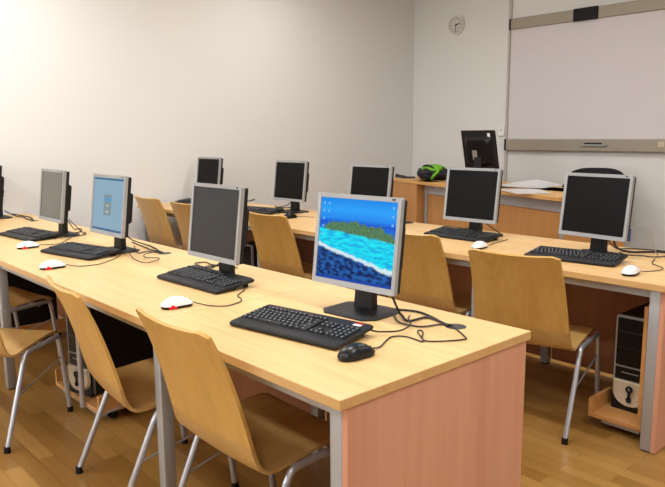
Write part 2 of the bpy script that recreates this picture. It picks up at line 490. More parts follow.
def monitor(label, x, y, rz, screen, frame='silver', z=ON, name='computer_monitor', group='flat monitors on the computer desks', mark=True, uv=False, tilt=None):
    t = thing(name, label, 'monitor', (x, y, z), rz, group)
    P = panel_fn
    bm = B()
    o = rrect(-MW / 2, MW / 2, 0, MH, .006, 2); i_ = rrect(-SW / 2, SW / 2, .020, .020 + SH, .001, 2)
    def loop(pts, w): return [bm.verts.new(P(a, b, w)) for a, b in pts]
    L = [loop(i_, .006), loop(i_, .001), loop(o, 0), loop(o, .018), loop(i_, .018)]
    nn = len(o)
    for q in range(len(L) - 1):
        for k in range(nn):
            bm.faces.new((L[q][k], L[q][(k + 1) % nn], L[q + 1][(k + 1) % nn], L[q + 1][k]))
    bz = obj('bezel', bm, M[frame], t)
    if mark:
        bm = B(); prism(bm, [(.150, .3145), (.162, .3145), (.162, .3195), (.150, .3195)], P, -.0008, .002); obj('maker_mark', bm, M['black'], bz)
    bm = B(); prism(bm, [(-SW / 2 + .0003, .0203), (SW / 2 - .0003, .0203), (SW / 2 - .0003, .0197 + SH), (-SW / 2 + .0003, .0197 + SH)], P, .005, .012)
    if uv:
        ul = bm.loops.layers.uv.new('UVMap')
        quad = {}
        for f in bm.faces:
            for lp in f.loops:
                c = lp.vert.co
                lp[ul].uv = (c.x / SW + .5, (((c.z - .093) / math.cos(TILT)) - .020) / SH)
    sc = obj('screen', bm, screen, t)
    bm = B()
    prism(bm, rrect(-MW / 2 + .004, MW / 2 - .004, .004, MH - .004, .008, 2), P, .0185, .038)
    back = obj('back_cover', bm, M['black'], t)
    bm = B()
    a = [P(*q, .0385) for q in rrect(-.178, .178, .07, .245, .012, 3)]; b = [P(*q, .062) for q in rrect(-.168, .168, .08, .235, .012, 3)]
    va = [bm.verts.new(q) for q in a]; vb = [bm.verts.new(q) for q in b]; n_ = len(va)
    bm.faces.new(va); bm.faces.new(vb)
    for k in range(n_): bm.faces.new((va[k], va[(k + 1) % n_], vb[(k + 1) % n_], vb[k]))
    obj('rear_housing', bm, M['black'], back)
    bm = B()      # neck leans from the foot up to the housing
    sec = [(-.042, .066, .009), (-.038, .070, .08), (-.036, .080, .15), (-.036, .092, .21)]
    for q in range(len(sec) - 1):
        (w0, y0, z0), (w1, y1, z1) = sec[q], sec[q + 1]
        vs = [bm.verts.new(c) for c in ((w0, y0, z0), (-w0, y0, z0), (-w0, y0 + .03, z0), (w0, y0 + .03, z0), (w1, y1, z1), (-w1, y1, z1), (-w1, y1 + .03, z1), (w1, y1 + .03, z1))]
        for f in ((0, 3, 2, 1), (4, 5, 6, 7), (0, 1, 5, 4), (1, 2, 6, 5), (2, 3, 7, 6), (3, 0, 4, 7)): bm.faces.new([vs[g] for g in f])
    bmesh.ops.remove_doubles(bm, verts=bm.verts, dist=1e-5)
    obj('stand_neck', bm, M['black'], t)
    bm = B()      # foot plate with cut corners and a sloped rim
    def octo(hw, y0, y1, c): return [(-hw + c, y0), (hw - c, y0), (hw, y0 + c), (hw, y1 - c), (hw - c, y1), (-hw + c, y1), (-hw, y1 - c), (-hw, y0 + c)]
    lay = [(octo(.122, -.045, .155, .035), 0), (octo(.122, -.045, .155, .035), .004), (octo(.10, -.025, .14, .03), .0095)]
    V = [[bm.verts.new((a_, b_, z_)) for a_, b_ in pts] for pts, z_ in lay]
    bm.faces.new(V[0]); bm.faces.new(V[-1])
    for q in range(2):
        for k in range(8): bm.faces.new((V[q][k], V[q][(k + 1) % 8], V[q + 1][(k + 1) % 8], V[q + 1][k]))
    obj('stand_foot', bm, M['black'], t)
    return t, sc

m1, s1 = monitor('lit monitor showing a blue sea and beach desktop picture', -.542, .557, .089, M['beach'], uv=True)
for i in range(5):
    bm = B()
    for (uu, vv) in ([(.05, .93 - .095 * i), (.115, .93 - .095 * i)] if i < 2 else [(.05, .93 - .095 * i)]) + ([(.95, .93 - .1 * i)] if i in (0, 1, 2) else []):
        prism(bm, [(SW * (uu - .5) - .0038, .020 + SH * vv - .0038), (SW * (uu - .5) + .0038, .020 + SH * vv - .0038), (SW * (uu - .5) + .0038, .020 + SH * vv + .0038), (SW * (uu - .5) - .0038, .020 + SH * vv + .0038)], panel_fn, .0042, .006)
    obj('desktop_icon', bm, M['lit_icon'], s1)
m2, _ = monitor('dark monitor on the front row, standing just left of the beach picture screen', -1.351, .502, .009, M['screen_dim'])
m3, s3 = monitor('lit monitor showing a pale blue screen with a small grey login window', -2.388, .496, .027, M['lit_pale'])
def flat(parent, name, u0, u1, v0, v1, mat, w=.0042):
    bm = B(); prism(bm, [(SW * (u0 - .5), .020 + SH * v0), (SW * (u1 - .5), .020 + SH * v0), (SW * (u1 - .5), .020 + SH * v1), (SW * (u0 - .5), .020 + SH * v1)], panel_fn, w, .006)
    return obj(name, bm, M[mat], parent)
flat(s3, 'top_band', 0.01, .99, .955, .99, 'lit_dark'); flat(s3, 'bottom_band', 0.01, .99, .01, .05, 'lit_dark')
flat(s3, 'login_window', .37, .61, .30, .69, 'lit_grey'); flat(s3, 'login_header', .37, .61, .55, .64, 'lit_head', .0035)
flat(s3, 'login_field', .46, .53, .46, .50, 'lit_light', .0035); flat(s3, 'login_button', .44, .54, .34, .39, 'lit_light', .0035)
m4, _ = monitor('monitor with a dull grey screen standing left of the pale blue login screen', -3.23, .506, .003, M['screen_grey'])
m5, _ = monitor('front row monitor cut off by the left edge, only its black back showing', -4.505, .50, .0, M['screen_off'])
m6, _ = monitor('dark monitor at the near right end of the second row, below the whiteboard', -.520, 2.228, -.097, M['screen_off'])
m7, _ = monitor('dark monitor on the second row in front of the green bag and black teacher monitor', -1.343, 2.318, .033, M['screen_off'])
m8, _ = monitor('dark monitor on the second row peeking over the top of the beach picture screen', -2.124, 2.231, .01, M['screen_off'])
m9, _ = monitor('dark monitor on the second row standing between the front dark screen and the beach picture', -3.156, 2.368, .037, M['screen_off'])
m10, _ = monitor('dark monitor on the second row nearest the left wall, above the front dark screen', -4.42, 2.40, .02, M['screen_off'])

lead(m1, [(-.435, .63, .86), (-.414, .672), (-.336, .623), (-.324, .702), (-.264, .698), (-.207, .676)], .0036)
lead(m1, [(-.475, .70), (-.399, .738), (-.321, .723), (-.236, .688), (-.203, .69)], .0034)
lead(m1, [(-.464, .69), (-.359, .60), (-.296, .595), (-.26, .612), (-.24, .668), (-.209, .69)], .0024)
lead(m2, [(-1.43, .62, .87), (-1.50, .67, .80), (-1.60, .64), (-1.733, .653), (-1.73, .712), (-1.655, .70), (-1.5, .74)])
lead(m2, [(-1.40, .65, .86), (-1.47, .60, .785), (-1.56, .60), (-1.64, .66), (-1.58, .73)], .0024)
lead(m3, [(-2.50, .64, .87), (-2.558, .72, .78), (-2.412, .753), (-2.30, .735), (-2.17, .70)], .0036)
lead(m3, [(-2.379, .641, .79), (-2.353, .704), (-2.25, .69), (-2.14, .70)], .0034)
lead(m3, [(-2.33, .63, .775), (-2.208, .595), (-2.223, .646), (-2.13, .69)], .0026)
lead(m4, [(-3.30, .63, .86), (-3.38, .72), (-3.372, .76), (-3.238, .70), (-3.19, .60)])
lead(m4, [(-3.26, .64, .84), (-3.20, .70), (-3.10, .68), (-3.08, .60), (-3.2, .56)], .0024)
lead(m5, [(-4.50, .62, .80), (-4.45, .69), (-4.34, .71), (-4.20, .685), (-4.10, .70)], .0036)
lead(m5, [(-4.46, .66, .775), (-4.40, .74), (-4.25, .735), (-4.12, .70)], .0036)
lead(m6, [(-.43, .0 + 2.30, .865), (-.452, 2.362, .80), (-.45, 2.455), (-.396, 2.455), (-.29, 2.56), (-.10, 2.575), (.02, 2.59)], .0046)
lead(m6, [(-.50, 2.33, .86), (-.50, 2.50), (-.381, 2.59), (-.20, 2.60), (.02, 2.60)], .0032)
lead(m6, [(-.447, 2.41), (-.392, 2.364), (-.321, 2.395), (-.266, 2.40), (-.20, 2.50), (.0, 2.54)], .0026)
bm = B(); tube(bm, to_local(m6, [(-.352, 2.245, .93), (-.350, 2.262, .89)]), .008, 8)
vx, vy, vz = to_local(m6, [(-.350, 2.268, .885)])[0]
box(bm, vx - .016, vx + .016, vy - .008, vy + .008, vz - .045, vz + .02, .003, 1)
obj('video_plug', bm, M['blueplug'], m6)
lead(m6, [(-.345, 2.27, .915), (-.30, 2.29, .925), (-.262, 2.33, .89), (-.25, 2.36, .80), (-.24, 2.40)], .0022, mat='cablegrey')
lead(m7, [(-1.42, 2.45, .87), (-1.46, 2.53, .78), (-1.60, 2.52), (-1.72, 2.55), (-1.66, 2.58), (-1.50, 2.56)])
lead(m7, [(-1.36, 2.45, .86), (-1.33, 2.52, .80), (-1.24, 2.52), (-1.18, 2.44)], .003)
lead(m8, [(-2.19, 2.36, .86), (-2.10, 2.46, .80), (-2.055, 2.55), (-2.03, 2.58)], .0034)
lead(m8, [(-2.12, 2.37, .85), (-2.06, 2.42, .82), (-2.02, 2.50), (-1.99, 2.56)], .0034)
lead(m9, [(-3.25, 2.49, .87), (-3.36, 2.55, .79), (-3.50, 2.54), (-3.60, 2.58)], .0034)
lead(m9, [(-3.20, 2.50, .86), (-3.30, 2.58, .78), (-3.40, 2.56), (-3.48, 2.50)], .0034)
lead(m10, [(-4.25, 2.52, .87), (-4.15, 2.56, .79), (-4.02, 2.53), (-3.93, 2.50, .775), (-3.88, 2.56, .79), (-3.95, 2.60, .785), (-4.05, 2.57)], .0036)

# ------------------------------------------------------------------ keyboards
KW, KD = .45, .196
def kz(y): return .016 + .020 * (y + KD / 2) / KD
def keyboard(label, x, y, rz):
    t = thing('computer_keyboard', label, 'keyboard', (x, y, ON), rz, 'black keyboards on the computer desks')
    bm = B()
    def lay(ins, f): return [bm.verts.new((a, b, f(b))) for a, b in rrect(-KW / 2 + ins, KW / 2 - ins, -KD / 2 + ins, KD / 2 - ins, .009, 3)]
    V = [lay(.004, lambda b: .001 + .021 * (b + KD / 2) / KD), lay(0, lambda b: .005 + .021 * (b + KD / 2) / KD), lay(0, lambda b: kz(b) - .004), lay(.004, kz)]
    bm.faces.new(V[0]); bm.faces.new(V[-1]); n = len(V[0])
    for q in range(3):
        for k in range(n): bm.faces.new((V[q][k], V[q][(k + 1) % n], V[q + 1][(k + 1) % n], V[q + 1][k]))
    body = obj('body', bm, M['black'], t)
    p = .0188
    def keys(name, spans):
        bm = B()
        for (x0, x1, y0, y1) in spans:
            lo = [bm.verts.new((a, b, kz(b) - .001)) for a, b in ((x0 + .0012, y0 + .0012), (x1 - .0012, y0 + .0012), (x1 - .0012, y1 - .0012), (x0 + .0012, y1 - .0012))]
            hi = [bm.verts.new((a, b, kz(b) + .0065)) for a, b in ((x0 + .003, y0 + .003), (x1 - .003, y0 + .003), (x1 - .003, y1 - .002), (x0 + .003, y1 - .002))]
            bm.faces.new(hi)
            xm, ym = (x0 + x1) / 2 - .002, (y0 + y1) / 2 + .001
            lg = [bm.verts.new((a, b, kz(b) + .0068)) for a, b in ((xm - .003, ym - .0022), (xm + .002, ym - .0022), (xm + .002, ym + .0022), (xm - .003, ym + .0022))]
            bm.faces.new(lg).material_index = 1
            for k in range(4): bm.faces.new((lo[k], lo[(k + 1) % 4], hi[(k + 1) % 4], hi[k]))
        return obj(name, bm, [M['key'], M['legend']], t)
    X0, Y0 = -.212, -.052
    sp = []
    rows = [[1.3, 1.2, 1.3, 5.6, 1.3, 1.3, 1.3, 1.7], [1.3] + [1] * 11 + [2.7], [1.8] + [1] * 11 + [2.2], [1.5] + [1] * 12 + [1.5], [1] * 13 + [2]]
    for r, ws in enumerate(rows):
        xx = X0
        for w in ws:
            sp.append((xx, xx + w * p, Y0 + r * p, Y0 + (r + 1) * p)); xx += w * p
    keys('main_key_block', sp)
    for g, x0 in enumerate((X0, X0 + 2 * p, X0 + 6.6 * p, X0 + 11.2 * p)):
        keys('escape_key' if g == 0 else 'function_key_block', [(x0 + q * p * .95, x0 + (q + 1) * p * .95, Y0 + 5.4 * p, Y0 + 6.2 * p) for q in range(1 if g == 0 else 4)])
    xn = X0 + 15.4 * p; sp = [(xn + q * p, xn + (q + 1) * p, Y0 + r * p, Y0 + (r + 1) * p) for q in range(3) for r in (3, 4)]
    sp += [(xn + q * p, xn + (q + 1) * p, Y0, Y0 + p) for q in range(3)] + [(xn + p, xn + 2 * p, Y0 + p, Y0 + 2 * p)]
    keys('navigation_key_block', sp)
    xk = X0 + 18.7 * p; sp = [(xk + q * p, xk + (q + 1) * p, Y0 + r * p, Y0 + (r + 1) * p) for q in range(4) for r in range(5)]
    keys('number_key_block', sp)
    for s in (-1, 1):
        bm = B(); box(bm, s * .185 - .014, s * .185 + .014, .068, .082, 0, .020, .002, 1); obj('rear_foot', bm, M['black'], t)
    return t
k1 = keyboard('black keyboard with a red sticker in front of the beach picture screen', -.512, .300, .165)
bm = B()
for (x0, x1, y0, y1) in ((.165, .195, .074, .084),):
    prism(bm, [(x0, y0), (x1, y0), (x1, y1), (x0, y1)], lambda a, b, d: (a, b, kz(b) + d), .0003, .0012)
obj('red_sticker', bm, M['sticker_red'], k1)
bm = B(); prism(bm, [(.165, .063), (.195, .063), (.195, .073), (.165, .073)], lambda a, b, d: (a, b, kz(b) + d), .0003, .0012); obj('white_sticker', bm, M['paper'], k1)
def dupk(x, y, rz, lab):
    r = k1.copy(); C.objects.link(r); r.location = (x, y, ON); r.rotation_euler = (0, 0, rz); r['label'] = lab
    for c in list(k1.children):
        if c.name.startswith(('red_sticker', 'white_sticker')) or c.name.startswith('cable'): continue
        copy_tree(c, r)
    return r
k2 = dupk(-1.344, .463, .045, 'black keyboard at the foot of the front dark monitor, behind a white mouse')
k3 = dupk(-2.425, .368, .20, 'black keyboard in front of the pale blue login screen')
k4 = dupk(-3.27, .39, .10, 'black keyboard in front of the monitor with a dull grey screen')
k5 = dupk(-.52, 2.078, .11, 'black keyboard at the near right end of the second row, behind a chair back')
k6 = dupk(-1.35, 2.272, .004, 'black keyboard on the second row below the dark monitor by the green bag')
k7 = dupk(-3.35, 2.19, .23, 'black keyboard seen above a chair back, right beside the front dark screen')
k8 = dupk(-4.28, 2.20, .10, 'black keyboard nearest the left wall, its tip showing beside the front dark screen')
lead(k1, [(-.33, .42, .772), (-.30, .446), (-.263, .499), (-.284, .575), (-.335, .625), (-.36, .66)], .0024, z=TOP + .0125)
lead(k3, [(-2.30, .49, .768), (-2.239, .546), (-2.029, .48), (-1.89, .467), (-1.897, .527), (-1.96, .581), (-2.017, .54), (-2.111, .582), (-2.145, .68)], .0022, z=TOP + .0125)
lead(k4, [(-3.10, .49, .768), (-3.0, .53), (-3.02, .62), (-3.15, .70)], .0022, z=TOP + .0125)

# ------------------------------------------------------------------ mice
def mouse(label, x, y, rz, top, glow):
    t = thing('computer_mouse', label, 'mouse', (x, y, ON), rz, 'computer mice on the desks')
    hw, hl = .033, .061
    def outline(a): # slightly waisted oval
        c, s = math.cos(a), math.sin(a)
        return (hw * math.copysign(abs(c) ** .8, c) * (1 - .10 * math.exp(-((s * hl - .01) / .02) ** 2)), hl * math.copysign(abs(s) ** .85, s))
    n, m = 36, 9
    zb = .0105
    bm = B(); lo = []; hi = []
    for k in range(n):
        a = 2 * PI * k / n; x_, y_ = outline(a)
        lo.append(bm.verts.new((x_ * .92, y_ * .94, .0005))); hi.append(bm.verts.new((x_, y_, zb)))
    bm.faces.new(lo); bm.faces.new(hi)
    for k in range(n): bm.faces.new((lo[k], lo[(k + 1) % n], hi[(k + 1) % n], hi[k]))
    obj('base', bm, M['black'], t, smooth=True)
    def dome(x_, y_, rr):
        h = .030 * (1 - .35 * ((y_ + .012) / hl) ** 2)
        return zb + h * (1 - rr ** 2.6) ** .6
    bm = B(); R = []
    for j in range(m + 1):
        rr = 1 - j / m
        if j == m: R.append([bm.verts.new((0, -.004, dome(0, -.004, 0)))]); break
        rad = rr ** .7
        R.append([])
        for k in range(n):
            x_, y_ = outline(2 * PI * k / n)
            R[-1].append(bm.verts.new((x_ * rad, y_ * rad, dome(x_ * rad, y_ * rad, rad))))
    for j in range(m):
        for k in range(n):
            if j == m - 1: bm.faces.new((R[j][k], R[j][(k + 1) % n], R[m][0]))
            else: bm.faces.new((R[j][k], R[j][(k + 1) % n], R[j + 1][(k + 1) % n], R[j + 1][k]))
    bm.faces.new(R[0])
    obj('shell', bm, M[top], t, smooth=True)
    bm = B(); cyl(bm, (-.003, .030, .0262), 'x', .0075, .006, 16); obj('scroll_wheel', bm, M['grommet'], t, smooth=True)
    bm = B(); box(bm, -.0006, .0006, .040, .054, .012, .0235); obj('button_seam', bm, M['black'], t)
    if glow:   # red light of the optical sensor leaking out at the side
        bm = B(); V = []
        for k in range(7):
            a = -.66 + .50 * k / 6; x_, y_ = outline(a)
            h = .006 + .007 * math.sin(PI * k / 6) ** .7
            V.append([bm.verts.new((x_ * 1.015, y_ * 1.015, .003)), bm.verts.new((x_ * .995, y_ * .995, .003 + h * .75)), bm.verts.new((x_ * .93, y_ * .95, .003 + h * 1.2))])
        for k in range(6):
            for q in range(2): bm.faces.new((V[k][q], V[k + 1][q], V[k + 1][q + 1], V[k][q + 1]))
        r_ = bmesh.ops.solidify(bm, geom=bm.faces[:], thickness=.001)
        obj('sensor_light', bm, M['red'], t)
    return t
c1 = mouse('black mouse beside the keyboard of the beach picture screen', -.200, .250, -.10, 'gloss', False)
lead(c1, [(-.208, .306, .762), (-.212, .359), (-.255, .452), (-.225, .491), (-.158, .49), (-.235, .555), (-.24, .575), (-.222, .566), (-.156, .50), (-.087, .592), (-.107, .625), (-.185, .678)], .002)
c2 = mouse('white mouse glowing red in front of the front dark monitor, behind the nearest chair', -1.058, .170, -.12, 'white', True)
lead(c2, [(-1.050, .227, .762), (-.985, .26), (-.936, .302), (-.951, .374), (-.992, .408), (-1.043, .427), (-1.10, .50)], .0018)
c3 = mouse('white mouse glowing red in front of the keyboard of the pale blue login screen', -2.13, .115, -.05, 'white', True)
lead(c3, [(-2.127, .173, .762), (-2.073, .223), (-2.059, .307), (-2.115, .393), (-2.155, .44), (-2.22, .50)], .0018)
c4 = mouse('white mouse glowing red in front of the keyboard of the dull grey screen', -2.83, .236, 0, 'white', True)
lead(c4, [(-2.83, .294, .762), (-2.845, .368), (-2.852, .423), (-2.95, .50), (-3.03, .56)], .0018)
c5 = mouse('white mouse at the near right end of the second row', -.168, 1.918, .1, 'white', False)
lead(c5, [(-.184, 1.978, .762), (-.15, 2.01), (-.119, 2.064), (-.119, 2.142), (-.20, 2.225), (-.235, 2.32), (-.245, 2.36)], .0018)
c6 = mouse('white mouse on the second row just above a chair back, by the third keyboard', -1.045, 2.022, .1, 'white', False)
lead(c6, [(-1.07, 2.098, .762), (-1.06, 2.14), (-1.08, 2.22), (-1.10, 2.38)], .0018)
c7 = mouse('black mouse on the second row right of the keyboard between the two dark screens', -2.845, 2.145, 0, 'gloss', False)
lead(c7, [(-2.845, 2.203, .762), (-2.85, 2.24), (-2.80, 2.27), (-2.74, 2.29)], .0018)

# ------------------------------------------------------------------ towers and their stands
def tower(label, x, y, z, rz=0):
    """front faces -y, origin at the bottom centre of the front"""
    t = thing('computer_tower', label, 'computer', (x, y, z), rz, 'computer towers under the desks')
    w, h, d = .09, .452, .45
    bm = B(); box(bm, -w, w, .02, d, .008, h, .004, 1)
    obj('case', bm, M['black'], t)
    fy = lambda a, b, q: (a, q, b)
    bm = B(); prism(bm, rrect(-w, w, .008, h, .012, 3), fy, .004, .0205); fr = obj('front_frame', bm, M['silver'], t)
    bm = B(); prism(bm, rrect(-w + .010, w - .010, .215, h - .010, .003, 2), fy, .0, .006); obj('drive_panel', bm, M['gloss'], t)
    bm = B(); box(bm, -.075, .04, -.0022, .001, .375, .380); obj('drive_slot', bm, M['grommet'], t)
    bm = B(); box(bm, -.075, .075, -.002, .001, .300, .3015); obj('drive_slot', bm, M['grommet'], t)
    bm = B(); prism(bm, rrect(-w + .010, w - .010, .150, .205, .003, 2), fy, .0, .006); obj('floppy_panel', bm, M['gloss'], t)
    bm = B(); box(bm, -.05, .03, -.002, .001, .180, .184); obj('floppy_slot', bm, M['silver'], t)
    # black plinth with a bulging pale shield that is rounded at the bottom
    bm = B(); prism(bm, rrect(-w, w, 0, .145, .012, 3), fy, -.004, .012); obj('plinth', bm, M['black'], t)
    bm = B()
    prof = [(-w + .004, .146)] + [(-(w - .004) * math.cos(PI * k / 14), .085 - .062 * math.sin(PI * k / 14)) for k in range(15)] + [(w - .004, .146)]
    prof2 = prof
    lo = [bm.verts.new((a, -.004, b)) for a, b in prof2]; hi = [bm.verts.new((a * .9, -.022 + .010 * (a / w) ** 2, .088 + (b - .088) * .9)) for a, b in prof2]
    n_ = len(lo); bm.faces.new(lo); bm.faces.new(hi)
    for k in range(n_): bm.faces.new((lo[k], lo[(k + 1) % n_], hi[(k + 1) % n_], hi[k]))
    obj('front_shield', bm, M['beige'], t)
    bm = B()
    ring(bm, (0, -.0262, .112), 'y', .0075, .0165, .006, 20); ring(bm, (0, -.0262, .062), 'y', .004, .0125, .006, 18); box(bm, -.0055, .0055, -.0258, -.02, .073, .097)
    obj('emblem', bm, M['rubber'], t)
    return t

def stand(label, x0, x1, y0, tall):
    t = thing('computer_stand', label, 'computer stand', ((x0 + x1) / 2, y0, 0), 0, 'wheeled wooden computer stands under the desks')
    w = (x1 - x0) / 2; d = .50
    bm = B(); box(bm, -w, w, 0, d, .055, .077, .001, 1); obj('bottom_board', bm, M['tray'], t)
    bm = B(); box(bm, -w, -w + .018, 0, d, .077, .145, .001, 1); obj('side_board', bm, M['tray'], t)
    bm = B(); box(bm, w - .018, w, 0, d, .077, .625 if tall else .145, .001, 1); obj('side_board', bm, M['tray'], t)
    bm = B(); box(bm, -w + .06, w - .01, .012, .042, .036, .0545); obj('support_rail', bm, M['steel'], t)
    for sx in (-1, 1):
        for yy in (.09, d - .06):
            bm = B(); cyl(bm, (sx * (w - .055) - .010, yy, .0275), 'x', .027, .02, 16); obj('caster', bm, M['rubber'], t, smooth=True)
    return t
stand('beech computer stand with tall side board under the second row, right edge', -.312, -.066, 1.885, True)
tower('black and silver tower under the near right end of the second row', -.176, 2.02, .0775)
st1 = stand('low beech computer stand carrying the tower under the middle front desk', -2.45, -1.90, .20, False)
bm = B(); tube(bm, [(.115, -.0135, .056), (.115, -.0135, .60)], .0135, 12); obj('upright_tube', bm, M['tube'], st1, smooth=True)
tower('black and silver tower behind the second front row chair, its emblem facing out', -2.17, .225, .0777, .24)
stand('beech computer stand with a tall side board behind the leg of the nearest desk', -.318, -.078, .085, True)
stand('low beech computer stand under the far left front desk', -3.86, -3.425, .148, False)
tower('black tower in the shadow under the far left front desk', -3.64, .18, .0775)
stand('low beech computer stand under the far left desk of the second row', -3.315, -3.09, 1.93, False)
tower('black tower in the gap between chairs under the far second row desk', -3.2025, 1.97, .0775)

# ------------------------------------------------------------------ teacher's desk and what stands on it
TZ = .90
tdx, tdy, trz = -3.93, 4.372, -.3165
td = thing('teacher_desk', 'darker beech teacher desk standing at an angle below the whiteboard', 'desk', (tdx, tdy, 0), trz)
TL_, TDp = 2.62, .72
bm = B(); box(bm, 0, TL_, 0, TDp, TZ - .03, TZ, .0015, 1); obj('tabletop', bm, M['ttop'], td)
bm = B(); box(bm, .01, .60, .006, TDp - .05, .02, TZ - .03, .002, 1); cab = obj('side_cabinet', bm, M['tdesk'], td)
bm = B(); box(bm, .635, .675, .08, .12, 0, TZ - .03, .002, 1); obj('leg', bm, M['steel'], td)
bm = B(); box(bm, TL_ - .07, TL_ - .03, .08, .12, 0, TZ - .03, .002, 1); obj('leg', bm, M['steel'], td)
bm = B(); box(bm, TL_ - .07, TL_ - .03, TDp - .10, TDp - .06, 0, TZ - .03, .002, 1); obj('leg', bm, M['steel'], td)
bm = B(); box(bm, .675, TL_ - .07, .085, .115, TZ - .125, TZ - .03, .002, 1); obj('front_rail', bm, M['steel'], td)
bm = B(); box(bm, .675, TL_ - .07, .10, .12, .05, TZ - .1255, .001, 1); obj('front_panel', bm, M['tdesk'], td)
bm = B(); box(bm, TL_ - .028, TL_ - .008, .08, TDp - .03, 0, TZ - .03, .001, 1); obj('end_panel', bm, M['tdesk'], td)

def onto(px, py):   # desk coordinates -> room
    c, s = math.cos(trz), math.sin(trz)
    return (tdx + px * c - py * s, tdy + px * s + py * c)

# teacher's monitor, seen from behind
tx, ty = -2.865, 4.61
tm = thing('teacher_monitor', 'black monitor on the teacher desk, its back turned to the class', 'monitor', (tx, ty, TZ), -.04)
tl = .23
def bp(x, v, w): return Vector((x, -v * math.sin(tl) + w, .125 + v * math.cos(tl)))   # leans towards the class; w<0 is the back
bm = B(); prism(bm, rrect(-.195, .195, 0, .385, .012, 3), bp, -.022, .012); obj('back_cover', bm, M['black'], tm)
bm = B()
va = [bm.verts.new(bp(a, b, -.0225)) for a, b in rrect(-.165, .165, .04, .325, .03, 3)]; vb = [bm.verts.new(bp(a, b, -.052)) for a, b in rrect(-.13, .13, .06, .285, .05, 3)]
bm.faces.new(va); bm.faces.new(vb)
for k in range(len(va)): bm.faces.new((va[k], va[(k + 1) % len(va)], vb[(k + 1) % len(va)], vb[k]))
obj('rear_housing', bm, M['gloss'], tm)
bm = B(); prism(bm, [(-.172, .015), (.172, .015), (.172, .36), (-.172, .36)], bp, .0125, .0135); obj('screen', bm, M['screen_off'], tm)
bm = B(); prism(bm, [(-.06, .09), (-.005, .09), (-.005, .185), (-.06, .185)], bp, -.0535, -.0522); obj('rating_plate', bm, M['plate'], tm)
bm = B(); prism(bm, [(.122, .315), (.152, .315), (.152, .355), (.122, .355)], bp, -.0235, -.0222); obj('white_sticker', bm, M['paper'], tm)
bm = B(); box(bm, -.045, .045, -.085, -.058, .012, .24, .006, 2); obj('stand_neck', bm, M['black'], tm)
bm = B(); prism(bm, rrect(-.13, .13, -.16, .07, .05, 5), lambda a, b, d: (a, b, d), .0005, .014); obj('stand_foot', bm, M['black'], tm)

# bag
bx, by = onto(.50, .27)
bag = thing('shoulder_bag', 'black and green bag lying on the left end of the teacher desk', 'bag', (bx, by, TZ), trz)
def blob(cx, cy, cz, rx, ry, rz_, seed, amp=.14):
    bm = B(); bmesh.ops.create_icosphere(bm, subdivisions=4, radius=1.0)
    rnd = random.Random(seed); ph = [rnd.uniform(0, 6.28) for _ in range(6)]
    for v in bm.verts:
        p = v.co
        f = 1 + amp * (math.sin(4 * p.x + ph[0]) * math.sin(3 * p.y + ph[1]) + .6 * math.sin(7 * p.x + 5 * p.z + ph[2]) + .4 * math.sin(9 * p.y - 6 * p.x + ph[3]))
        z = p.z * f
        v.co = Vector((cx + p.x * rx * f, cy + p.y * ry * f, max(cz + z * rz_, 0.001)))
    return bm
obj('body', blob(-.02, 0, .066, .25, .13, .074, 3, .10), M['fabric'], bag, smooth=True)
obj('green_flap', blob(.03, -.01, .112, .155, .105, .046, 5, .08), M['green'], bag, smooth=True)
bm = B(); tube(bm, spline([(-.09, -.07, .09), (-.05, -.09, .138), (.04, -.09, .150), (.12, -.08, .125), (.16, -.07, .08)], 8), .010, 8); obj('handle', bm, M['fabric'], bag, smooth=True)
bm = B(); tube(bm, spline([(.155, -.12, .022), (.185, -.11, .06), (.18, -.06, .10), (.13, -.04, .14)], 8), .015, 10); obj('green_strap', bm, M['green'], bag, smooth=True)
bm = B(); tube(bm, spline([(-.12, -.05, .05), (-.05, -.125, .075), (.05, -.12, .085), (.13, -.06, .06)], 8), .008, 8); obj('zip', bm, M['grommet'], bag, smooth=True)
bm = B(); tube(bm, spline([(.10, .02, .12), (.17, .0, .128), (.23, -.02, .11), (.27, -.03, .05), (.29, -.03, .02)], 8), .010, 8); obj('black_strap', bm, M['fabric'], bag, smooth=True)

p0 = onto(.05, .05); p1 = onto(.15, .10)
o = B(); P = [onto(a, b) + (TZ + c,) for a, b, c in ((-.0, .16, .013), (.05, .08, .020), (.11, .12, .015), (.17, .10, .013), (.25, .20, .0125))]
tube(o, spline(P, 6), .010, 8)
tube(o, spline([onto(.02, .10) + (TZ + .035,), onto(.06, .12) + (TZ + .022,), onto(.12, .16) + (TZ + .0145,)], 6), .012, 8)
tag(obj('cable_bundle', o, M['cable'], None, True), 'short black cable lying at the left end of the teacher desk', 'cable')

def sheet(label, u, v, rz, w=.21, d=.297, lift=0.0, curl=.0, back=.0, mat='paper', group='papers on the teacher desk'):
    x, y = onto(u, v)
    bm = B(); n = 8; G = []
    for i in range(n + 1):
        a = i / n - .5
        G.append([bm.verts.new((a * w, (j / 4 - .5) * d, .0012 + lift + curl * max(0, a) ** 2 * 4 + back * (j / 4) ** 2 * (1 - 1.5 * abs(a)))) for j in range(5)])
    for i in range(n):
        for j in range(4): bm.faces.new((G[i][j], G[i + 1][j], G[i + 1][j + 1], G[i][j + 1]))
    bmesh.ops.solidify(bm, geom=bm.faces[:], thickness=.0008)
    o = obj('paper_sheet', bm, M[mat])
    o.location = (x, y, TZ); o.rotation_euler = (0, 0, trz + rz)
    return tag(o, label, 'paper', group)
sheet('white paper sheet at the left of the spread, beside the black monitor foot', 1.50, .22, .15, .40, .26, .001, .0)
sheet('white paper sheet raised to a point in the middle of the spread', 1.84, .36, .35, .46, .36, .0205, .0, .045)
sheet('white paper sheet hanging over the front edge of the teacher desk', 2.13, .08, -.34, .46, .28, .006, .0, .012)
sheet('white paper sheet lying beside the dark mouse on the teacher desk', 2.06, .48, .2, .40, .26, .003, .0, .0)
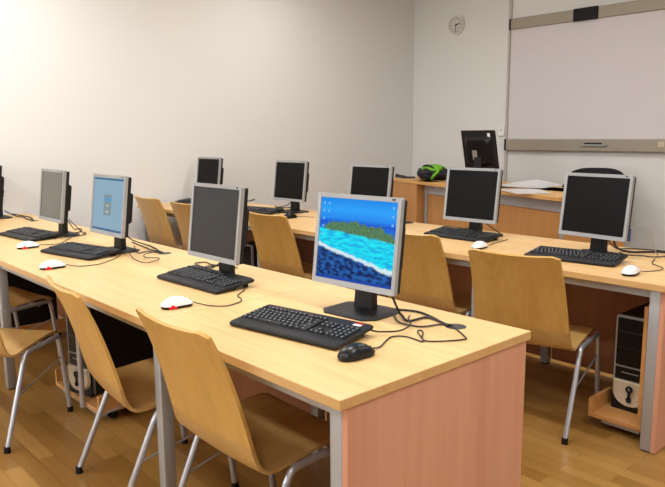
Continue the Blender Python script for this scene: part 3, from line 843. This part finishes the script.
sheet('white paper sheet tucked under the front of the black and green bag', .66, .10, .05, .26, .15)

mx, my = onto(2.0, .66)
tmouse = dup(c7, (mx, my, TZ + .0046), 1.0, 'dark mouse near the papers on the teacher desk')
for chd in list(tmouse.children):
    if chd.name.startswith('cable'): bpy.data.objects.remove(chd)
tmouse['group'] = 'computer mice on the desks'

# ------------------------------------------------------------------ office chair behind the teacher's desk
ocx, ocy = -1.92, 5.05
oc = thing('office_chair', 'black office chair whose back shows above a dark monitor below the whiteboard', 'chair', (ocx, ocy, 0), PI + .40)
bm = B(); V = []
for j in range(9):
    v = j / 8; z = .50 + .53 * v
    hw = .275 - .012 * v if v < .8 else .265 - .045 * ((v - .8) / .2) ** 2
    row = []
    for k in range(13):
        s = -1 + k / 6
        zz = z + (0 if v < 1 else .0) - (.03 * abs(s) ** 4 if v == 1 else 0)
        row.append((s * hw, -.24 - .05 * v + .05 * s * s, zz))
    V.append(row)
for side in (0, 1): pass
F = [[bm.verts.new(q) for q in r] for r in V]; R_ = [[bm.verts.new((q[0] * .96, q[1] - .06, q[2])) for q in r] for r in V]
for i in range(8):
    for k in range(12):
        bm.faces.new((F[i][k], F[i][k + 1], F[i + 1][k + 1], F[i + 1][k])); bm.faces.new((R_[i][k], R_[i + 1][k], R_[i + 1][k + 1], R_[i][k + 1]))
    bm.faces.new((F[i][0], F[i + 1][0], R_[i + 1][0], R_[i][0])); bm.faces.new((F[i][12], R_[i][12], R_[i + 1][12], F[i + 1][12]))
for k in range(12):
    bm.faces.new((F[0][k], R_[0][k], R_[0][k + 1], F[0][k + 1])); bm.faces.new((F[8][k], F[8][k + 1], R_[8][k + 1], R_[8][k]))
obj('backrest', bm, M['fabric'], oc, True)
bm = B(); box(bm, -.24, .24, -.22, .24, .43, .50, .03, 3); obj('seat', bm, M['fabric'], oc, True)
bm = B(); box(bm, -.03, .03, -.345, -.325, .40, .70, .004, 1); box(bm, -.03, .03, -.345, -.05, .405, .425, .004, 1); obj('back_support', bm, M['black'], oc)
bm = B(); cyl(bm, (0, 0, .07), 'z', .028, .36, 16); obj('post', bm, M['black'], oc, True)
for k in range(5):
    a = 2 * PI * k / 5 + .3
    bm = B(); tube(bm, [(0, 0, .09), (.28 * math.cos(a), .28 * math.sin(a), .07)], .018, 8); l = obj('base_arm', bm, M['black'], oc, True)
    bm = B(); cyl(bm, (.28 * math.cos(a), .28 * math.sin(a) - .012, .028), 'y', .028, .024, 14); obj('caster', bm, M['rubber'], l, True)

# ------------------------------------------------------------------ whiteboard, clock, switch
wb = thing('whiteboard', 'wide interactive whiteboard with taupe rails on the back wall', 'whiteboard', (-3.297, YB, 1.18))
BW, BH = 1.86, 1.43
bm = B(); box(bm, .012, BW - .012, -.030, -.002, .02, BH - .02); obj('board_face', bm, M['board'], wb)
bm = B(); box(bm, .0, .016, -.036, -.002, .10, BH - .08, .002, 1); obj('side_frame', bm, M['taupe'], wb)
bm = B(); box(bm, BW - .016, BW, -.036, -.002, .10, BH - .08, .002, 1); obj('side_frame', bm, M['taupe'], wb)
bm = B(); box(bm, .02, BW - .02, -.055, -.002, BH - .115, BH, .006, 2); rt = obj('top_rail', bm, M['taupe'], wb)
bm = B(); box(bm, .02, BW - .02, -.075, -.002, 0, .125, .008, 2); rb = obj('bottom_rail', bm, M['taupe'], wb)
for (z0, z1, yy, par) in ((BH - .115, BH, -.058, rt), (0, .125, -.078, rb)):
    bm = B(); box(bm, 0, .02, yy, -.002, z0, z1, .003, 1); obj('end_cap', bm, M['rubber'], par)
    bm = B(); box(bm, BW - .02, BW, yy, -.002, z0, z1, .003, 1); obj('end_cap', bm, M['rubber'], par)
bm = B(); box(bm, .765, 1.025, -.075, -.0545, BH - .122, BH + .002, .004, 1); obj('sensor_box', bm, M['rubber'], wb)
bm = B(); box(bm, .93, 1.20, -.10, -.0755, .052, .072, .004, 1); ph = obj('pen_tray', bm, M['silver'], wb)
bm = B(); box(bm, .965, 1.155, -.0995, -.085, .0725, .088, .004, 1); obj('pen', bm, M['black'], ph)
bm = B(); box(bm, 1.700, 1.755, -.0765, -.0745, .05, .10); obj('sticker', bm, M['beige'], wb)

ck = thing('wall_clock', 'small pale round wall clock on the back wall left of the whiteboard', 'clock', (-4.045, YB, 2.64))
bm = B(); ring(bm, (0, -.035, 0), 'y', .098, .112, .034, 40); obj('rim', bm, M['clockrim'], ck, True)
bm = B(); cyl(bm, (0, -.025, 0), 'y', .099, .024, 40); obj('face', bm, M['clockface'], ck)
bm = B()
for k in range(12):
    a = PI / 6 * k; c, s = math.sin(a), math.cos(a); w = .0065 if k % 3 == 0 else .004
    r0, r1 = .072, .090
    prism(bm, [(c * r0 - s * w, s * r0 + c * w), (c * r1 - s * w, s * r1 + c * w), (c * r1 + s * w, s * r1 - c * w), (c * r0 + s * w, s * r0 - c * w)], lambda a_, b_, d: (a_, d, b_), -.0262, -.0252)
obj('hour_mark', bm, M['mark'], ck)
def hand(name, ang, ln, w):
    bm = B(); c, s = math.sin(ang), math.cos(ang)
    prism(bm, [(-c * .015 - s * w, -s * .015 + c * w), (c * ln - s * w * .6, s * ln + c * w * .6), (c * ln + s * w * .6, s * ln - c * w * .6), (-c * .015 + s * w, -s * .015 - c * w)], lambda a_, b_, d: (a_, d, b_), -.030, -.028)
    obj(name, bm, M['rubber'], ck)
hand('hour_hand', math.radians(77), .055, .007); hand('minute_hand', math.radians(184), .078, .005)

sw = thing('wall_switch', 'small white switch box on the back wall at the left of the whiteboard', 'switch', (-3.372, YB, 1.39))
bm = B(); box(bm, -.04, .04, -.03, 0, -.05, .05, .006, 2); obj('housing', bm, M['white'], sw)
bm = B(); box(bm, -.012, .012, -.036, -.0295, .005, .03, .002, 1); obj('rocker', bm, M['trunk'], sw)

# ------------------------------------------------------------------ light and camera
def area(x, y, z, sx, sy, power, col, rot=(0, 0, 0)):
    l = bpy.data.lights.new('room_light', 'AREA'); l.shape = 'RECTANGLE'; l.size = sx; l.size_y = sy; l.energy = power; l.color = col
    o = bpy.data.objects.new('room_light', l); C.objects.link(o); o.location = (x, y, z); o.rotation_euler = rot
    return o
for x in (-3.3, -1.0, 1.3):
    for y, pw, col in ((-2.0, 33, (.935, .97, 1.0)), (.6, 39, (.935, .97, 1.0)), (3.2, 24, (.98, .965, .95))):
        area(x, y, ZC - .02, 1.25, .30, pw, col)
# added area light for daylight from an unseen window behind the camera
area(-2.4, YF + .03, 1.75, 3.2, 1.4, 80, (.90, .95, 1.0), (math.radians(-90), 0, 0))

w = bpy.data.worlds.new('world'); bpy.context.scene.world = w; w.use_nodes = True
w.node_tree.nodes['Background'].inputs[0].default_value = (.8, .85, 1, 1); w.node_tree.nodes['Background'].inputs[1].default_value = .2

f, pitch, roll, yaw = 677.47, .1600, -.0071, .8315
cam = bpy.data.cameras.new('camera'); co = bpy.data.objects.new('camera', cam); C.objects.link(co)
cam.sensor_fit = 'HORIZONTAL'; cam.sensor_width = 36; cam.lens = f * 36 / 665; cam.clip_start = .02
fw = Vector((-math.sin(yaw) * math.cos(pitch), math.cos(yaw) * math.cos(pitch), -math.sin(pitch)))
r0 = Vector((math.cos(yaw), math.sin(yaw), 0)); u0 = r0.cross(fw)
r1 = r0 * math.cos(roll) + u0 * math.sin(roll); u1 = -r0 * math.sin(roll) + u0 * math.cos(roll)
mw = Matrix((r1, u1, -fw)).transposed().to_4x4(); mw.translation = (1.1141, -1.0364, 1.3724)
co.matrix_world = mw
S = bpy.context.scene
S.camera = co
S.view_settings.view_transform = 'Standard'; S.view_settings.look = 'None'; S.view_settings.gamma = 1; S.view_settings.use_curve_mapping = False
S.view_settings.exposure = 0.0
